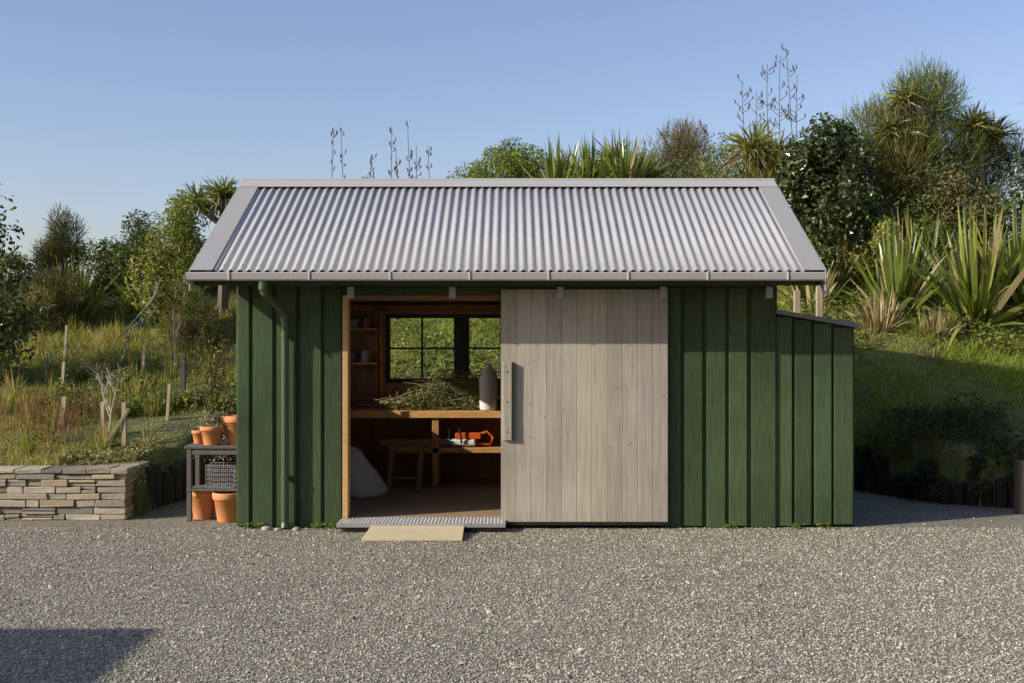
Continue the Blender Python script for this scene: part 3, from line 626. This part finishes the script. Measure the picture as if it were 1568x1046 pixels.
me.leaves(np.concatenate([P,P2]),R.normal(size=(2*n,3)),R.uniform(.03,.06,2*n),R.uniform(.01,.02,2*n),np.array([[.30,.22,.18],[.15,.16,.08],[.4,.36,.3]])[R.integers(0,3,2*n)]); me.build('potted_dry_plant',M_leaf)
def stake(p0,p1,w,name='garden_stake',mat=M_palepost):
    me=MB(); me.beam(p0,p1,w); me.build(name,mat,bevel=.003)
stake((-3.98,12.3,.5),(-3.98,12.3,.98),.045); stake((-4.15,12.25,.55),(-3.93,12.3,.92),.035); stake((-4.30,12.6,.55),(-4.30,12.6,.97),.04); stake((-4.9,13,.6),(-4.85,13,1.0),.05)
for x,y,h in ((-5.3,14.1,.4),(-4.6,14.9,.4),(-5.9,15.8,.45),(-3.8,13.2,.4),(-3.5,15.5,.45)): stake((x,y,gz(x,y)-.05),(x+.03,y,gz(x,y)+h),.035)
stake((-3.9,14.2,.8),(-3.9,14.2,1.45),.06,mat=M_post)
for x,y in ((3.18,14.6),(3.45,14.5),(3.72,14.5)): stake((x,y,.6),(x,y,2.25 if x>3.7 else 2.2),.07,'fence_post')
stake((4.78,11.25,0),(4.78,11.25,.5),.09,'garden_post',M_post)
def herb(name,n,x0,x1,y0,y1,h,pals,leaf):
    me=MB(); x=R.uniform(x0,x1,n); y=R.uniform(y0,y1,n); keep=nz(x*2.2,y*2.2)>-.15; x=x[keep];y=y[keep]; m=len(x)
    z=bankh(x,y)+R.random(m)*h*(.4+.6*np.clip(nz(x*3,y*3)+.5,0,1))
    c=np.array(pals)[R.integers(0,len(pals),m)]*R.uniform(.6,1.35,(m,1)); ok=z>0
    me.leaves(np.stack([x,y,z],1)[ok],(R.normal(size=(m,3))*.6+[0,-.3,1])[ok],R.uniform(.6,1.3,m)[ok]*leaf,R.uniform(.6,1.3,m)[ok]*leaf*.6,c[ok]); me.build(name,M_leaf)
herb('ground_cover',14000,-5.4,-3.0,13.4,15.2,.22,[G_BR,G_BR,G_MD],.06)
herb('ground_cover',14000,3.2,9,11.3,12.9,.20,[(.035,.05,.018),G_DK],.05)  # leaf palette darkened to deepen the shade on the lower right bank
herb('ground_cover',9000,3.6,9,14.2,16,.25,[G_BR,YEL,G_MD],.07)
herb('ground_cover',9000,-3,2.8,14.4,17.5,.3,[G_BR,YEL,G_MD],.07)
herb('ground_cover',6000,-5.6,-3.6,11.3,12.3,.10,[G_MD,BRN,STR],.045)
def grass(me,n,x0,x1,y0,y1,h0,h1,kind):
    x=R.uniform(x0,x1,n); y=R.uniform(y0,y1,n); z=bankh(x,y); f=nz(x*1.9+5,y*1.9)
    soil=(x<-2.9)&(x>-4.3)&(y<13.4)&(nz(x*2,y*2)>-.35); ok=(z>.1)&(~soil)&(f>-.75)
    x,y,z,f=x[ok],y[ok],z[ok],f[ok]; m=len(x)
    d=R.normal(size=(m,3))*.45; d[:,2]=1
    k=np.clip(.5+.6*nz(x*1.1+3,y*1.3)+R.normal(0,.22,m),0,1)[:,None]
    if kind=='left': c=np.array([[.20,.25,.045]])*(1-k)+np.array([[.50,.41,.19]])*k*.9
    else:
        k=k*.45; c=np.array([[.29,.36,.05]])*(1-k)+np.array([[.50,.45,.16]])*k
        c=c*np.where(y<12.8,.4,1.)[:,None]  # shade of the lower right bank darkened into the blade colour
    c=c*R.uniform(.65,1.3,(m,1)); hh=R.uniform(h0,h1,m)*(.45+.8*np.clip(f+.4,0,1.2))
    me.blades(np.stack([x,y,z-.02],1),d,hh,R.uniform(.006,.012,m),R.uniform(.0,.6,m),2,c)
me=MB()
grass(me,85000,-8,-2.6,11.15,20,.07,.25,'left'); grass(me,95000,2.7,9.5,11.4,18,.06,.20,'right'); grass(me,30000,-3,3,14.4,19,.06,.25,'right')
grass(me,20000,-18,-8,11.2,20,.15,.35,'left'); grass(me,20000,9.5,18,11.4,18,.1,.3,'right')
for i in range(110):
    x=R.uniform(-8,-3.2); y=R.uniform(11.8,18); flax('',x,y,gz(x,y),R.uniform(.2,.45),60,.55,[(STR,STR,BRN),(YEL,STR,G_BR),(G_BR,YEL)][R.integers(3)],.010,3,.06,.7,me=me)
for i in range(60):
    x=R.uniform(3.2,9); y=R.uniform(13.8,17.5); flax('',x,y,gz(x,y),R.uniform(.15,.35),45,.6,[(YEL,G_BR),(YEL,STR)][R.integers(2)],.010,3,.06,.7,me=me)
me.build('bank_grass',M_grass)
me=MB(); n=300; x=R.uniform(-5.4,-4.5,n); y=R.uniform(12.2,13.4,n)
me.blades(np.stack([x,y,bankh(x,y)],1),R.normal(size=(n,3))*.16+[0,0,1],R.uniform(.25,.55,n),np.full(n,.007),R.uniform(0,.2,n),2,colvar(n,(.22,.12,.08),.4)); me.build('dry_reeds',M_grass)
me=MB()
for x in (-2.3,-2.2,-1.93,-1.70,-1.60,-1.52,1.9,2.45,2.7):
    n=40; me.leaves(np.stack([R.normal(x,.035,n),R.normal(10.39,.02,n),R.uniform(.005,.05,n)],1),R.normal(size=(n,3)),R.uniform(.015,.035,n),R.uniform(.01,.018,n),colvar(n,G_BR,.3))
me.build('weeds',M_leaf)
me=MB()
for x,y,r in ((-1.86,10.33,.035),(-2.12,10.34,.045),(-2.02,10.31,.03)):
    me.lathe([(0,-.01),(r,0),(r*.9,r*.5),(0,r*.8)],(x,y,0),9,(.42,.39,.33))
me.build('loose_rocks',M_stone,bevel=.004)

# neighbouring building beside the yard (throws the shadow at lower left)
g=empty('neighbouring_garage')
me=MB(); me.box(-13,-7.15,-4,4.6,0,2.45)
for z in np.arange(.1,2.3,.18): me.box(-7.149,-7.13,-4,4.6,z,z+.165); me.box(-13,-7.13,4.601,4.62,z,z+.165)
me.build('walls',M_house,g)
me=MB(); me.box(-13.3,-7.03,-4.3,4.82,2.46,2.60); me.build('roof',M_grey,g,bevel=.02)
me=MB(); me.box(-7.129,-7.10,-1.5,1.5,0,2.1,(2,2,2)); me.build('garage_door',M_house,g)
hx=np.linspace(-30,90,50); hy=np.linspace(-80,-18,24); HX,HY=np.meshgrid(hx,hy)  # hill added out of view behind the camera to block sky fill
HZ=30*np.exp(-((HY+38)/12)**2)*np.clip((HX+30)/25,0,1)+1.2*nz(HX*.35,HY*.35)-1.2
ii=np.arange(HX.size).reshape(HX.shape); me=MB(); me.add(np.stack([HX,HY,HZ],-1).reshape(-1,3),np.stack([ii[:-1,:-1],ii[:-1,1:],ii[1:,1:],ii[1:,:-1]],-1).reshape(-1,4)); me.build('added_sky_blocker_hill',M_turf,smooth=True)

# ------------------------------------------------------------------ light, sky, camera
w=bpy.data.worlds.new('World'); scene.world=w; w.use_nodes=True; nt=w.node_tree
sky=nt.nodes.new('ShaderNodeTexSky'); sky.sky_type='NISHITA'; sky.sun_disc=False
sky.sun_elevation=math.asin(-SUNN[2]); sky.sun_rotation=math.atan2(-SUN[0],-SUN[1])
sky.air_density=1.0; sky.dust_density=1.2; sky.ozone_density=3.5
tn=nt.nodes.new('ShaderNodeVectorMath'); tn.operation='MULTIPLY'; tn.inputs[1].default_value=(1.32,1.12,1.12)
nt.links.new(sky.outputs[0],tn.inputs[0]); nt.links.new(tn.outputs[0],nt.nodes['Background'].inputs[0]); nt.nodes['Background'].inputs[1].default_value=.145
sd=bpy.data.lights.new('sun','SUN'); sd.energy=5.0; sd.angle=math.radians(.5); sd.color=(1,.92,.79)
so=bpy.data.objects.new('sun',sd); scene.collection.objects.link(so); so.rotation_euler=Vector(SUNN).to_track_quat('-Z','Y').to_euler()
cd=bpy.data.cameras.new('camera'); cam=bpy.data.objects.new('camera',cd); scene.collection.objects.link(cam); scene.camera=cam
cam.location=(0,0,1.727); cam.rotation_euler=(math.radians(90),0,0); cd.sensor_width=36; cd.lens=36*1834/1568; cd.shift_y=-18/1568; cd.clip_end=2000
scene.view_settings.view_transform='Standard'; scene.view_settings.look='None'; scene.view_settings.exposure=0
